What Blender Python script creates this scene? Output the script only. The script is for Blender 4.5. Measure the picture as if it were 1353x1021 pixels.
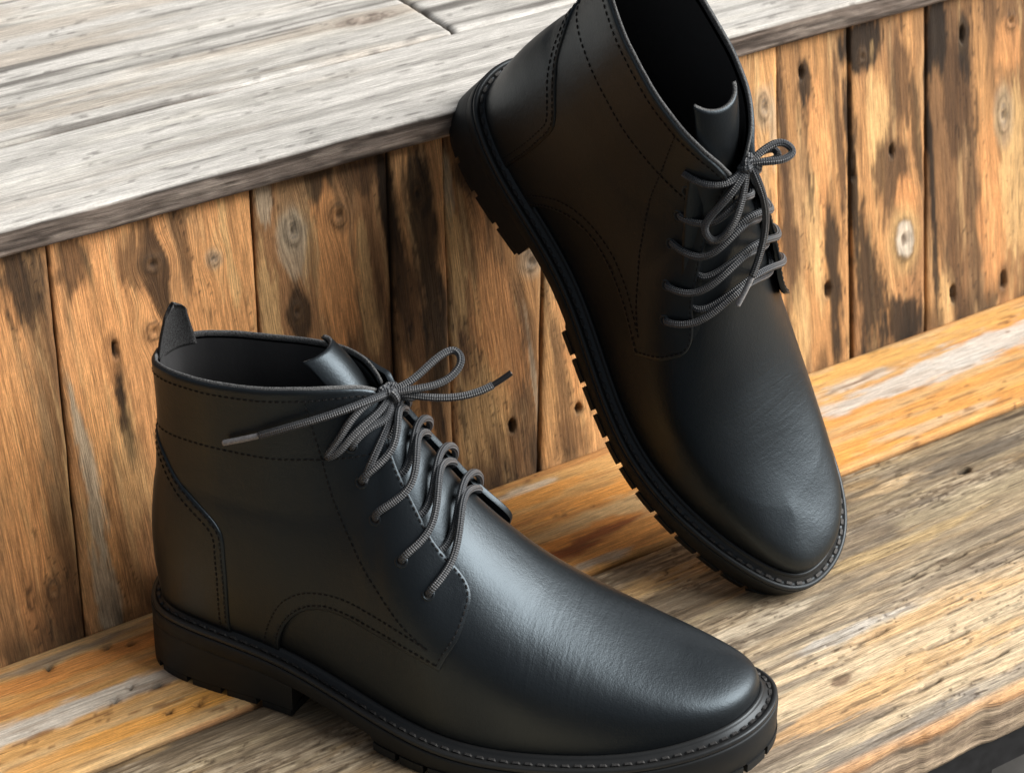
import bpy, bmesh, math
import numpy as np
from mathutils import Matrix, Vector, geometry

# ---------------------------------------------------------------- camera, sky, sun, exposure
sc = bpy.context.scene
for o in list(bpy.data.objects): bpy.data.objects.remove(o)
COL = sc.collection
FPX, CX, CY = 2900.0, 676.5, 510.5                 # focal length in pixels of a 1353 px wide picture
PITCH = math.atan(1784 / FPX); AZ = math.atan(5260 / (FPX / math.cos(PITCH)))
FWD = np.array([math.cos(AZ) * math.cos(PITCH), math.sin(AZ) * math.cos(PITCH), -math.sin(PITCH)])
RIGHT = np.array([math.sin(AZ), -math.cos(AZ), 0.0]); UP = np.cross(RIGHT, FWD)
CAM = np.array([-41.46377377, -69.09499051, 67.16992913])          # cm
cd = bpy.data.cameras.new('camera'); cam = bpy.data.objects.new('camera', cd); COL.objects.link(cam); sc.camera = cam
cd.sensor_width = 36; cd.lens = FPX / 1353 * 36; cd.clip_start = 0.05; cd.clip_end = 200
M4 = np.eye(4); M4[:3, 0] = RIGHT; M4[:3, 1] = UP; M4[:3, 2] = -FWD; M4[:3, 3] = CAM * .01
cam.matrix_world = Matrix(M4.tolist())
cd.dof.use_dof = True; cd.dof.focus_distance = 1.045; cd.dof.aperture_fstop = 18

SUN_EL, SUN_AZ = math.radians(37), math.radians(-34)               # azimuth from +X towards +Y
world = bpy.data.worlds.new('World'); sc.world = world; world.use_nodes = True
wn = world.node_tree.nodes; wl = world.node_tree.links
sky = wn.new('ShaderNodeTexSky'); sky.sky_type = 'NISHITA'; sky.sun_disc = False
sky.sun_elevation = SUN_EL; sky.sun_rotation = math.pi / 2 - SUN_AZ
sky.air_density = 1.0; sky.dust_density = 4.0; sky.ozone_density = 1.0
hs = wn.new('ShaderNodeHueSaturation'); hs.inputs['Saturation'].default_value = .2    # an overcast, almost white sky
wl.new(sky.outputs['Color'], hs.inputs['Color']); wl.new(hs.outputs['Color'], wn['Background'].inputs['Color'])
wn['Background'].inputs['Strength'].default_value = .05
sl = bpy.data.lights.new('sun', 'SUN'); sl.energy = 5.0; sl.angle = math.radians(48); sl.color = (1, .935, .86)
sun = bpy.data.objects.new('sun', sl); COL.objects.link(sun)
sd = Vector((math.cos(SUN_EL) * math.cos(SUN_AZ), math.cos(SUN_EL) * math.sin(SUN_AZ), math.sin(SUN_EL)))
sun.rotation_euler = sd.to_track_quat('Z', 'Y').to_euler(); sun.location = sd * 3
vs = sc.view_settings; vs.view_transform = 'Standard'; vs.look = 'None'; vs.gamma = 1; vs.use_curve_mapping = False; vs.exposure = .4

# ---------------------------------------------------------------- helpers
def ray(px, py): return FWD + RIGHT * (px - CX) / FPX - UP * (py - CY) / FPX
def on_z(px, py, z=0.0):                            # point of a level surface seen at a pixel, cm
    d = ray(px, py); return CAM + d * ((z - CAM[2]) / d[2])
WALL_Y, LEAN = 14.485, math.tan(math.radians(12))   # the riser leans back
def on_wall(px, py):
    d = ray(px, py); return CAM + d * ((WALL_Y + LEAN * CAM[2] - CAM[1]) / (d[1] - LEAN * d[2]))

def empty(name, loc=(0, 0, 0)):
    o = bpy.data.objects.new(name, None); o.location = loc; o.empty_display_size = .02; COL.objects.link(o); return o
def tag(o, label=None, cat=None, group=None, kind=None):
    for k, v in (('label', label), ('category', cat), ('group', group), ('kind', kind)):
        if v: o[k] = v
    return o
def obj(name, verts, faces, mat, parent=None, smooth=True, recalc=True, uv=None, attrs=None, mats=None, fmat=None, weld=False):
    """verts in cm"""
    me = bpy.data.meshes.new(name)
    me.from_pydata((np.asarray(verts, float) * .01).tolist(), [], [tuple(int(i) for i in f) for f in faces])
    if recalc:
        bm = bmesh.new(); bm.from_mesh(me)
        if weld: bmesh.ops.remove_doubles(bm, verts=bm.verts, dist=2e-5)
        bmesh.ops.recalc_face_normals(bm, faces=bm.faces); bm.to_mesh(me); bm.free()
    for m in (mats or [mat]): me.materials.append(m)
    if fmat is not None: me.polygons.foreach_set('material_index', np.asarray(fmat, dtype=np.int32))
    me.polygons.foreach_set('use_smooth', np.full(len(me.polygons), bool(smooth)))
    if uv is not None:
        l = me.uv_layers.new(name='UVMap'); vi = np.zeros(len(me.loops), dtype=np.int32); me.loops.foreach_get('vertex_index', vi)
        l.data.foreach_set('uv', np.asarray(uv, float)[vi].ravel())
    for k, a in (attrs or {}).items():
        a = np.asarray(a, dtype=np.float32)
        if a.ndim == 1: me.attributes.new(k, 'FLOAT', 'POINT').data.foreach_set('value', a)
        elif a.shape[1] == 3: me.attributes.new(k, 'FLOAT_VECTOR', 'POINT').data.foreach_set('vector', a.ravel())
        else: me.attributes.new(k, 'FLOAT_COLOR', 'POINT').data.foreach_set('color', a.ravel())
    me.update()
    o = bpy.data.objects.new(name, me); COL.objects.link(o)
    if parent is not None: o.parent = parent
    return o
def gridf(n, m, off=0, wrap=False):
    """faces of an n x m vertex grid"""
    i, j = np.meshgrid(np.arange(n if wrap else n - 1), np.arange(m - 1), indexing='ij'); i2 = (i + 1) % n
    return (np.stack([i * m + j, i2 * m + j, i2 * m + j + 1, i * m + j + 1], -1).reshape(-1, 4) + off).tolist()
class Geo:
    def __init__(s): s.v = []; s.f = []; s.n = 0; s.uv = []
    def add(s, V, F, uv=None):
        V = np.asarray(V, float).reshape(-1, 3); s.v.append(V); s.f += [tuple(int(i) + s.n for i in f) for f in F]; s.n += len(V)
        s.uv.append(np.zeros((len(V), 2)) if uv is None else np.asarray(uv))
    def V(s): return np.vstack(s.v)
def tube(P, r, seg=12, cap=True, flat=1.0):
    """round cord along a polyline; returns V, F, uv (u = length in cm, v = turn)"""
    P = np.asarray(P, float); n = len(P); r = np.broadcast_to(r, (n,))
    T = np.gradient(P, axis=0); T /= np.linalg.norm(T, axis=1)[:, None] + 1e-9
    a = np.array([0, 0, 1.0]) if abs(T[0, 2]) < .9 else np.array([1.0, 0, 0]); N = []
    for t in T:
        a = a - t * (a @ t); a /= np.linalg.norm(a) + 1e-9; N.append(a)
    N = np.array(N); B = np.cross(T, N); th = np.linspace(0, 2 * np.pi, seg, endpoint=False)
    V = P[:, None] + r[:, None, None] * (N[:, None] * np.cos(th)[None, :, None] + flat * B[:, None] * np.sin(th)[None, :, None])
    L = np.r_[0, np.cumsum(np.linalg.norm(np.diff(P, axis=0), axis=1))]
    uv = np.stack(np.broadcast_arrays(L[:, None], (th / (2 * np.pi))[None]), -1).reshape(-1, 2)
    F = [(i * seg + j, i * seg + (j + 1) % seg, (i + 1) * seg + (j + 1) % seg, (i + 1) * seg + j) for i in range(n - 1) for j in range(seg)]
    if cap: F += [tuple(range(seg)), tuple(range((n - 1) * seg, n * seg))]
    return V.reshape(-1, 3), F, uv
def box(c0, c1):
    x0, y0, z0 = c0; x1, y1, z1 = c1
    V = [(x0, y0, z0), (x1, y0, z0), (x1, y1, z0), (x0, y1, z0), (x0, y0, z1), (x1, y0, z1), (x1, y1, z1), (x0, y1, z1)]
    return V, [(0, 3, 2, 1), (4, 5, 6, 7), (0, 1, 5, 4), (1, 2, 6, 5), (2, 3, 7, 6), (3, 0, 4, 7)]
def sstep(a, b, x): t = np.clip((x - a) / (b - a), 0, 1); return t * t * (3 - 2 * t)
_rng = np.random.RandomState(7); _tab = _rng.rand(256, 256)
def vnoise(x, y, seed=0):
    x = np.asarray(x, float) + seed * 17.31; y = np.asarray(y, float) + seed * 9.73
    xi = np.floor(x).astype(int); yi = np.floor(y).astype(int); fx = x - xi; fy = y - yi
    fx = fx * fx * (3 - 2 * fx); fy = fy * fy * (3 - 2 * fy); g = lambda i, j: _tab[i & 255, j & 255]
    return (g(xi, yi) * (1 - fx) + g(xi + 1, yi) * fx) * (1 - fy) + (g(xi, yi + 1) * (1 - fx) + g(xi + 1, yi + 1) * fx) * fy
def fbm(x, y, seed=0, oct=4):
    v = 0; a = .5; t = 0
    for k in range(oct): v = v + a * vnoise(x * 2**k, y * 2**k, seed + k * 3); t += a; a *= .5
    return v / t

# ---------------------------------------------------------------- materials
def mat(name):
    m = bpy.data.materials.new(name); m.use_nodes = True; nt = m.node_tree; return m, nt.nodes, nt.links, nt.nodes['Principled BSDF']
def nd(N, t, **kw):
    n = N.new(t)
    for k, v in kw.items():
        if k in n.inputs: n.inputs[k].default_value = v
        else: setattr(n, k, v)
    return n
def leather(name, col, rough, grain=1.0, spec=.5):
    m, N, L, b = mat(name); tc = nd(N, 'ShaderNodeTexCoord')
    b.inputs['Base Color'].default_value = (*col, 1); b.inputs['Specular IOR Level'].default_value = spec; b.inputs['Specular Tint'].default_value = (.66, .84, 1.0, 1)
    mo = nd(N, 'ShaderNodeTexNoise', Scale=28.0, Detail=5.0); L.new(tc.outputs['Object'], mo.inputs['Vector'])
    mr = nd(N, 'ShaderNodeMapRange'); mr.inputs['To Min'].default_value = rough - .12; mr.inputs['To Max'].default_value = rough + .10
    L.new(mo.outputs['Fac'], mr.inputs['Value']); L.new(mr.outputs['Result'], b.inputs['Roughness'])
    vo = nd(N, 'ShaderNodeTexVoronoi', Scale=1300.0); vo.feature = 'F1'; L.new(tc.outputs['Object'], vo.inputs['Vector'])
    n2 = nd(N, 'ShaderNodeTexNoise', Scale=600.0, Detail=4.0); L.new(tc.outputs['Object'], n2.inputs['Vector'])
    n3 = nd(N, 'ShaderNodeTexNoise', Scale=45.0, Detail=6.0, Roughness=.6); L.new(tc.outputs['Object'], n3.inputs['Vector'])
    b1 = nd(N, 'ShaderNodeBump', Strength=.10 * grain, Distance=.0003); L.new(vo.outputs['Distance'], b1.inputs['Height'])
    b2 = nd(N, 'ShaderNodeBump', Strength=.14 * grain, Distance=.0004); L.new(n2.outputs['Fac'], b2.inputs['Height']); L.new(b1.outputs['Normal'], b2.inputs['Normal'])
    b3 = nd(N, 'ShaderNodeBump', Strength=.14, Distance=.002); L.new(n3.outputs['Fac'], b3.inputs['Height']); L.new(b2.outputs['Normal'], b3.inputs['Normal'])
    # flex creases across the forefoot, fading out away from it
    mp = nd(N, 'ShaderNodeMapping'); mp.inputs['Scale'].default_value = (330, 38, 60); L.new(tc.outputs['Object'], mp.inputs['Vector']); n4 = nd(N, 'ShaderNodeTexNoise', Scale=1.0, Detail=3.0, Distortion=.6); L.new(mp.outputs['Vector'], n4.inputs['Vector'])
    sx = nd(N, 'ShaderNodeSeparateXYZ'); L.new(tc.outputs['Object'], sx.inputs[0]); d1 = nd(N, 'ShaderNodeMath', operation='SUBTRACT'); L.new(sx.outputs['X'], d1.inputs[0]); d1.inputs[1].default_value = .208
    d2 = nd(N, 'ShaderNodeMath', operation='ABSOLUTE'); L.new(d1.outputs[0], d2.inputs[0]); mk = nd(N, 'ShaderNodeMapRange'); mk.inputs['From Min'].default_value = .004; mk.inputs['From Max'].default_value = .032; mk.inputs['To Min'].default_value = .17; mk.inputs['To Max'].default_value = .05; L.new(d2.outputs[0], mk.inputs['Value'])
    b4 = nd(N, 'ShaderNodeBump', Distance=.0011); L.new(n4.outputs['Fac'], b4.inputs['Height']); L.new(mk.outputs['Result'], b4.inputs['Strength']); L.new(b3.outputs['Normal'], b4.inputs['Normal'])
    L.new(b4.outputs['Normal'], b.inputs['Normal']); return m
def rubber(name, col, rough):
    m, N, L, b = mat(name); tc = nd(N, 'ShaderNodeTexCoord'); b.inputs['Specular IOR Level'].default_value = .4; b.inputs['Specular Tint'].default_value = (.75, .88, 1.0, 1); b.inputs['Base Color'].default_value = (*col, 1)
    n = nd(N, 'ShaderNodeTexNoise', Scale=160.0, Detail=6.0); L.new(tc.outputs['Object'], n.inputs['Vector'])
    mr = nd(N, 'ShaderNodeMapRange'); mr.inputs['To Min'].default_value = rough - .1; mr.inputs['To Max'].default_value = rough + .12
    L.new(n.outputs['Fac'], mr.inputs['Value']); L.new(mr.outputs['Result'], b.inputs['Roughness'])
    bp = nd(N, 'ShaderNodeBump', Strength=.12, Distance=.0006); L.new(n.outputs['Fac'], bp.inputs['Height']); L.new(bp.outputs['Normal'], b.inputs['Normal']); return m
def cord(name, col, rough):
    m, N, L, b = mat(name); uv = nd(N, 'ShaderNodeUVMap'); b.inputs['Roughness'].default_value = rough
    se = nd(N, 'ShaderNodeSeparateXYZ'); L.new(uv.outputs['UV'], se.inputs[0])
    def wave(sign):
        a = nd(N, 'ShaderNodeMath', operation='MULTIPLY'); L.new(se.outputs['X'], a.inputs[0]); a.inputs[1].default_value = 31.0
        c = nd(N, 'ShaderNodeMath', operation='MULTIPLY'); L.new(se.outputs['Y'], c.inputs[0]); c.inputs[1].default_value = sign * 4 * math.pi * 2
        s = nd(N, 'ShaderNodeMath', operation='ADD'); L.new(a.outputs[0], s.inputs[0]); L.new(c.outputs[0], s.inputs[1])
        q = nd(N, 'ShaderNodeMath', operation='SINE'); L.new(s.outputs[0], q.inputs[0]); return q
    mx = nd(N, 'ShaderNodeMath', operation='MULTIPLY'); L.new(wave(1).outputs[0], mx.inputs[0]); L.new(wave(-1).outputs[0], mx.inputs[1])
    bp = nd(N, 'ShaderNodeBump', Strength=.75, Distance=.0006); L.new(mx.outputs[0], bp.inputs['Height']); L.new(bp.outputs['Normal'], b.inputs['Normal'])
    cr = nd(N, 'ShaderNodeMapRange'); cr.inputs['From Min'].default_value = -1; cr.inputs['To Min'].default_value = .65; cr.inputs['To Max'].default_value = 1.35
    L.new(mx.outputs[0], cr.inputs['Value']); hv = nd(N, 'ShaderNodeHueSaturation'); hv.inputs['Color'].default_value = (*col, 1)
    L.new(cr.outputs['Result'], hv.inputs['Value']); L.new(hv.outputs['Color'], b.inputs['Base Color']); return m
def plain(name, col, rough=.5, metal=0.0, bump=0.0, scale=900.0, lo=.6, hi=1.4, spec=.5):
    m, N, L, b = mat(name); tc = nd(N, 'ShaderNodeTexCoord'); b.inputs['Base Color'].default_value = (*col, 1); b.inputs['Roughness'].default_value = rough; b.inputs['Metallic'].default_value = metal
    n = nd(N, 'ShaderNodeTexNoise', Scale=scale, Detail=5.0); L.new(tc.outputs['Object'], n.inputs['Vector'])
    hv = nd(N, 'ShaderNodeHueSaturation'); hv.inputs['Color'].default_value = (*col, 1); mr = nd(N, 'ShaderNodeMapRange'); mr.inputs['From Min'].default_value = .25; mr.inputs['From Max'].default_value = .75; mr.inputs['To Min'].default_value = lo; mr.inputs['To Max'].default_value = hi; b.inputs['Specular IOR Level'].default_value = spec
    L.new(n.outputs['Fac'], mr.inputs['Value']); L.new(mr.outputs['Result'], hv.inputs['Value']); L.new(hv.outputs['Color'], b.inputs['Base Color'])
    if bump: bp = nd(N, 'ShaderNodeBump', Strength=bump, Distance=.001); L.new(n.outputs['Fac'], bp.inputs['Height']); L.new(bp.outputs['Normal'], b.inputs['Normal'])
    return m
def wood(name, fine=1.0, flake=0.0, rough=.7, sat=1.0, hue=.5, pore=.62):
    """colour comes from the board's own 'tone' attribute; the nodes add the fine grain along 'grain' (along, across)"""
    m, N, L, b = mat(name)
    at = nd(N, 'ShaderNodeAttribute', attribute_name='tone'); gr = nd(N, 'ShaderNodeAttribute', attribute_name='grain')
    def noise(sx, sy, detail, ro=.6):
        mp = nd(N, 'ShaderNodeMapping'); mp.inputs['Scale'].default_value = (sx, sy, 1); L.new(gr.outputs['Vector'], mp.inputs['Vector'])
        n = nd(N, 'ShaderNodeTexNoise', Scale=1.0, Detail=detail, Roughness=ro); L.new(mp.outputs['Vector'], n.inputs['Vector']); return n
    f1 = noise(.35, 8.0, 8.0, .72); f2 = noise(.9, 17.0, 4.0); f4p = noise(1.1, 9.0, 2.0); f3 = noise(6.0, 8.0, 3.0)
    def rng(src, lo, hi, a=.36, c=.64):
        r = nd(N, 'ShaderNodeMapRange'); r.inputs['From Min'].default_value = a; r.inputs['From Max'].default_value = c; r.inputs['To Min'].default_value = lo; r.inputs['To Max'].default_value = hi
        L.new(src, r.inputs['Value']); return r.outputs['Result']
    def mul(a, c):
        x = nd(N, 'ShaderNodeMath', operation='MULTIPLY'); L.new(a, x.inputs[0]); L.new(c, x.inputs[1]); return x.outputs[0]
    k = mul(mul(rng(f1.outputs['Fac'], 1 - .34 * fine, 1 + .22 * fine), rng(f2.outputs['Fac'], 1 - .22 * fine, 1 + .14 * fine)), rng(f3.outputs['Fac'], .93, 1.06)); k = mul(k, rng(f4p.outputs['Fac'], 1.0, pore, .60, .72))
    hv = nd(N, 'ShaderNodeHueSaturation', Saturation=sat, Hue=hue); L.new(at.outputs['Color'], hv.inputs['Color']); L.new(k, hv.inputs['Value']); L.new(hv.outputs['Color'], b.inputs['Base Color'])
    L.new(rng(f1.outputs['Fac'], rough - .08, rough + .15), b.inputs['Roughness']); b.inputs['Specular IOR Level'].default_value = .35
    b1 = nd(N, 'ShaderNodeBump', Strength=.6, Distance=.0014); L.new(f1.outputs['Fac'], b1.inputs['Height'])
    b2 = nd(N, 'ShaderNodeBump', Strength=.5, Distance=.0006); L.new(f2.outputs['Fac'], b2.inputs['Height']); L.new(b1.outputs['Normal'], b2.inputs['Normal']); last = b2
    if flake:                                        # splintered layers: stepped relief
        f4 = noise(.22, 1.9, 5.0, .55); q = nd(N, 'ShaderNodeMath', operation='MULTIPLY'); q.inputs[1].default_value = 9.0; L.new(f4.outputs['Fac'], q.inputs[0])
        fl = nd(N, 'ShaderNodeMath', operation='FLOOR'); L.new(q.outputs[0], fl.inputs[0])
        b3 = nd(N, 'ShaderNodeBump', Strength=flake, Distance=.0014); L.new(fl.outputs[0], b3.inputs['Height']); L.new(last.outputs['Normal'], b3.inputs['Normal']); last = b3
    L.new(last.outputs['Normal'], b.inputs['Normal']); return m

LEATHER = leather('black_leather', (.0050, .0056, .0063), .42, 1.2, .70)
LINING = leather('lining_leather', (.045, .045, .047), .7, .6, .3)
SUEDE = plain('raw_leather_edge', (.11, .115, .12), .95, 0, .6, 1700.0, .12, 2.0, .2)
THREAD = plain('black_thread', (.016, .016, .017), .75, 0, 0, 900.0, .6, 1.4, .15)
THREAD2 = plain('welt_thread', (.03, .031, .033), .6, 0, .3, 3000.0)
RUBBER = rubber('sole_rubber', (.0098, .0100, .0102), .58)
WELT = rubber('welt_rubber', (.021, .022, .023), .36)
CORD = cord('waxed_cord', (.074, .083, .095), .42)
AGLET = plain('aglet_plastic', (.30, .31, .33), .35)
AGLETB = plain('black_aglet_plastic', (.012, .012, .013), .35)
HOLE = plain('eyelet_hole', (.004, .004, .004), .8)
WALLWOOD = wood('reclaimed_board_wood', 1.15, 0, .68, .83, .521, .8)
SEATWOOD = wood('seat_plank_wood', .9, .3, .62, .93, .511, .8)
FRONTWOOD = wood('weathered_front_plank_wood', 1.2, .9, .72, .82, .514, .88)
LEDGEWOOD = wood('grey_ledge_wood', .9, 0, .75, .6, .5, 1.0)
TAB = plain('suede_inner_face', (.045, .047, .05), .95, 0, .6, 1700.0, .2, 1.9, .2)
METAL = plain('black_painted_steel', (.018, .019, .021), .45, 0, .15, 120.0)
GROUND = plain('pale_concrete', (.045, .045, .044), .9, 0, .4, 40.0)
# ---------------------------------------------------------------- boards and planks
def rgb(r, g, b): c = np.array([r, g, b]) / 255.0; return np.where(c <= .04045, c / 12.92, ((c + .055) / 1.055)**2.4)
def blend(T, c, w): return T * (1 - w[..., None]) + np.asarray(c) * w[..., None]
def spot(AL, AC, f, seed):
    """mask of one stain: f = (along, across, half length, half width, strength)"""
    d = np.hypot((AL - f[0]) / f[2], (AC - f[1]) / f[3]); d = d + 1.0 * (fbm(AC * 1.7, AL * .45, seed) - .5) + .7 * (fbm(AC * 7, AL * .6, seed + 5) - .5)
    return f[4] * sstep(1.06, .60, d)
def plank(name, parent, fn, a0, a1, left, right, thick, tone, side_tone, m, res=.16, knots=(), edge=.10, relief=.03, seed=0, holes=(), rows=5, bot=0.0):
    n = int((a1 - a0) / res) + 1; al = np.linspace(a0, a1, n); l = left(al); r = right(al)
    k = max(6, int(np.max(r - l) / res) + 1); u = np.linspace(0, 1, k)
    AL = np.repeat(al[:, None], k, 1); AC = l[:, None] * (1 - u) + r[:, None] * u; G = AC.copy()
    for (ka, kc, kl, kw, *_) in knots:               # the grain flows round the knots
        dx = AC - kc; G = G - .8 * dx * np.exp(-(dx / (2.0 * kw))**2 - ((AL - ka) / (2.6 * kl))**2)
    G = G + .25 * (fbm(AL * .12, AC * .3, seed + 40) - .5)
    T = tone(AL, AC, G, seed)
    H = relief * (fbm(AL * .3, G * 4.0, seed + 60) - .5) * 2
    for i, (ka, kc, kl, kw, kind) in enumerate(knots):
        d = np.hypot((AL - ka) / kl, (AC - kc) / kw) + .35 * (fbm(AC * 2.5, AL * 2.5, seed + i) - .5)
        halo = sstep(2.1, 1.0, d)
        if kind == 'grey': T = blend(T, rgb(180, 158, 134), .5 * halo); T = blend(T, rgb(128, 112, 100), .8 * sstep(.95, .5, d) * (.6 + .4 * np.sin(d * 16)))
        elif kind == 'eye': T = blend(T, rgb(196, 140, 80), .85 * halo); T = blend(T, rgb(205, 190, 175), .9 * sstep(1.0, .75, d)); T = blend(T, rgb(110, 85, 70), .75 * sstep(.4, .15, d))
        else: T = blend(T, rgb(104, 64, 34), .55 * halo * (.7 + .3 * np.sin(d * 14)))
        T = blend(T, rgb(62, 40, 26), .5 * np.exp(-((d - .95) / .16)**2)); T = blend(T, rgb(48, 32, 22), (.85 if kind == 'dark' else .5) * sstep(.38, .12, d))
        H = H - .10 * sstep(.5, .1, d) + .05 * np.exp(-((d - .8) / .3)**2)
    for i, (ka, kc, kl, kw) in enumerate(holes):     # nail holes, splits
        d = np.hypot((AL - ka) / kl, (AC - kc) / kw) + .5 * (fbm(AL * 3, AC * 3, seed + 80 + i) - .5)
        w = sstep(1.05, .6, d); T = blend(T, rgb(30, 22, 17), .93 * w); H = H - .35 * w; T = blend(T, rgb(80, 52, 30), .45 * sstep(2.2, 1, d) * (1 - w))
    ed = np.minimum(AC - l[:, None], r[:, None] - AC); H = H - edge * sstep(.28, 0, ed)**1.5
    ee = np.minimum(AL - a0, a1 - AL); H = H - edge * sstep(.28, 0, ee)**1.5
    P = fn(AL, AC, H); N0 = n * k
    idx = np.arange(N0).reshape(n, k); loop = np.r_[idx[:, 0], idx[-1, 1:], idx[-2::-1, -1], idx[0, -2:0:-1]]
    V = [P.reshape(-1, 3)]; TT = [T.reshape(-1, 3)]; GG = [np.stack([AL, G, np.zeros_like(G)], -1).reshape(-1, 3)]
    F = gridf(n, k); m_ = len(loop); prev = loop
    la, lc, lh = AL.ravel()[loop], AC.ravel()[loop], H.ravel()[loop]; lg = G.ravel()[loop]
    onside = (np.abs(lc - np.interp(la, al, l)) < 1e-6) | (np.abs(lc - np.interp(la, al, r)) < 1e-6)
    for q in range(1, rows + 1):
        z = thick * q / rows; wob = bot * (fbm(la * .8, np.full_like(la, z * 2.0), seed + 90) - .5) * (1 if q < rows else 0)
        cc = lc + np.where(np.abs(lc - np.interp(la, al, l)) < 1e-6, wob, 0)
        V.append(fn(la, cc, lh - z)); TT.append(side_tone(la, np.full_like(la, z), seed)); GG.append(np.stack([np.where(onside, la, la), np.where(onside, lg + z, lc + z), np.full_like(la, .5)], -1))
        base = N0 + (q - 1) * m_; cur = np.arange(base, base + m_)
        F += [(prev[i], cur[i], cur[(i + 1) % m_], prev[(i + 1) % m_]) for i in range(m_)]; prev = cur
    F.append(tuple(prev.tolist()))
    tone4 = np.clip(np.c_[np.vstack(TT), np.ones(len(np.vstack(TT)))], 0, 1)
    return obj(name, np.vstack(V), F, m, parent, attrs={'tone': tone4, 'grain': np.vstack(GG)})
COSW, SINW = math.cos(math.radians(12)), math.sin(math.radians(12))
def wall_fn(AL, AC, H): return np.stack([AC, WALL_Y + AL * SINW - H * COSW, AL * COSW + H * SINW], -1)
def seat_fn(AL, AC, H): return np.stack([AL, AC, H], -1)
LEDGE_Z = 20.97
def ledge_fn(AL, AC, H): return np.stack([AL, AC, LEDGE_Z + H], -1)
def W(px, py): p = on_wall(px, py); return p[2] / COSW, p[0]                # (along, across) on the riser
def S(px, py): p = on_z(px, py); return p[0], p[1]
def Ldg(px, py): p = on_z(px, py, LEDGE_Z); return p[0], p[1]
def side_brown(a, z, s): return blend(np.ones(a.shape + (3,)) * rgb(120, 98, 80), rgb(66, 50, 40), sstep(.35, .7, fbm(a * .5, z * 5, s)))
def side_wall(a, z, s): return np.ones(a.shape + (3,)) * rgb(84, 54, 32)

# stains and marks of the riser: (px, py, half width cm, half height cm, colour, strength)
DK, BR, OR, GY, TN = rgb(36, 25, 18), rgb(96, 60, 34), rgb(206, 124, 46), rgb(176, 160, 142), rgb(205, 158, 104)
WSTAIN = [(22, 372, 1.6, 2.4, DK, .8), (75, 820, 1.5, 3.0, BR, .75), (20, 560, 1.4, 8, OR, .6), (30, 760, 1.2, 4, OR, .4),
    (98, 352, .9, 1.6, DK, .7), (125, 390, .4, 3.0, DK, .5), (165, 550, .35, 3.4, DK, .95), (150, 480, .5, 1.6, DK, .8), (212, 385, .45, 3.6, DK, .85), (180, 345, 1.0, 2.0, BR, .7),
    (120, 640, .5, 6.0, GY, .85), (138, 780, .7, 3.0, GY, .8), (190, 700, 2.0, 6, BR, .45), (140, 420, 1.2, 3.5, OR, .6), (270, 400, 1.0, 4.0, OR, .55), (240, 330, .5, 3.5, BR, .7), (300, 330, .4, 3.0, TN, .6), (175, 620, 1.0, 3, TN, .3),
    (350, 268, .6, 1.1, GY, .7), (388, 325, .6, 2.4, GY, .6), (425, 250, 1.1, 2.2, DK, .7), (480, 235, 1.3, 1.5, DK, .6), (445, 370, 1.5, 5, OR, .85), (398, 420, .55, 2.0, DK, .85), (360, 420, .8, 4, TN, .6), (490, 400, .6, 6, TN, .55), (490, 560, 1.0, 6, BR, .55), (520, 520, .9, 6, BR, .7),
    (524, 330, .55, 7.0, DK, .95), (570, 390, .8, 8.0, DK, .85), (548, 240, .9, 2.0, DK, .8), (545, 430, 1.0, 6.0, BR, .8), (575, 520, .35, 6, DK, .8),
    (592, 240, .4, 2.0, GY, .7), (625, 225, 1.3, 1.4, DK, .7), (600, 330, .6, 5, TN, .6), (660, 430, 1.6, 6, OR, .5), (640, 560, 1.8, 4, TN, .45), (704, 490, .2, 3.5, GY, .55), (672, 600, 1.6, 2.0, BR, .5), (708, 600, .4, 2.2, DK, .6), (690, 280, .8, 3, BR, .5),
    (760, 420, 1.2, 5, OR, .6), (750, 580, 1.2, 1.5, BR, .5), (740, 500, .5, 5, BR, .55), (990, 200, .8, 6, OR, .85), (1018, 170, .3, 3, GY, .55), (995, 380, 1.0, 4, OR, .8),
    (1036, 200, .35, 7, BR, .9), (1064, 110, .5, 1.8, DK, .9), (1085, 200, .8, 5, OR, .65), (1080, 330, .7, 5, TN, .5), (1045, 320, .8, 5, BR, .85), (1060, 430, 1.0, 3, TN, .5), (1105, 380, .6, 6, DK, .9), (1045, 450, .4, 3, DK, .7), (1112, 200, .35, 6, BR, .8),
    (1140, 60, 1.8, 1.6, DK, .97), (1128, 230, .4, 7, DK, .92), (1160, 160, 1.0, 4, TN, .7), (1190, 110, .9, 3.0, BR, .8), (1180, 230, 1.5, 3, BR, .85), (1150, 380, 1.3, 5, DK, .88), (1195, 425, 1.6, 2.0, DK, .92), (1210, 180, .4, 5, DK, .7), (1195, 260, .7, 1.6, OR, .8),
    (1236, 50, .9, 3.0, DK, .97), (1232, 250, .35, 9, DK, .95), (1262, 120, 1.2, 4, BR, .9), (1272, 60, .6, 2.5, DK, .85), (1285, 250, .7, 7, BR, .75), (1262, 330, .8, 4, BR, .7), (1250, 400, .7, 2.5, TN, .5), (1310, 280, 1.2, 7, OR, .6), (1338, 230, 1.2, 7, TN, .7), (1330, 60, 1.4, 2, OR, .6)]
WKNOT = [(70, 780, .32, .5, 'dark'), (201, 349, .55, .45, 'dark'), (203, 437, .42, .42, 'knot'), (282, 342, .30, .34, 'grey'), (448, 285, .48, .62, 'knot'), (388, 305, .5, .8, 'grey'), (393, 412, .34, .5, 'dark'), (550, 255, .35, .6, 'dark'),
    (702, 345, .5, .6, 'grey'), (642, 238, .5, .5, 'knot'), (1008, 142, .42, .8, 'grey'), (1139, 76, .30, .42, 'knot'), (1195, 316, .78, 1.35, 'eye'), (1325, 152, .5, 1.25, 'grey'), (1335, 28, .4, .5, 'knot')]
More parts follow.
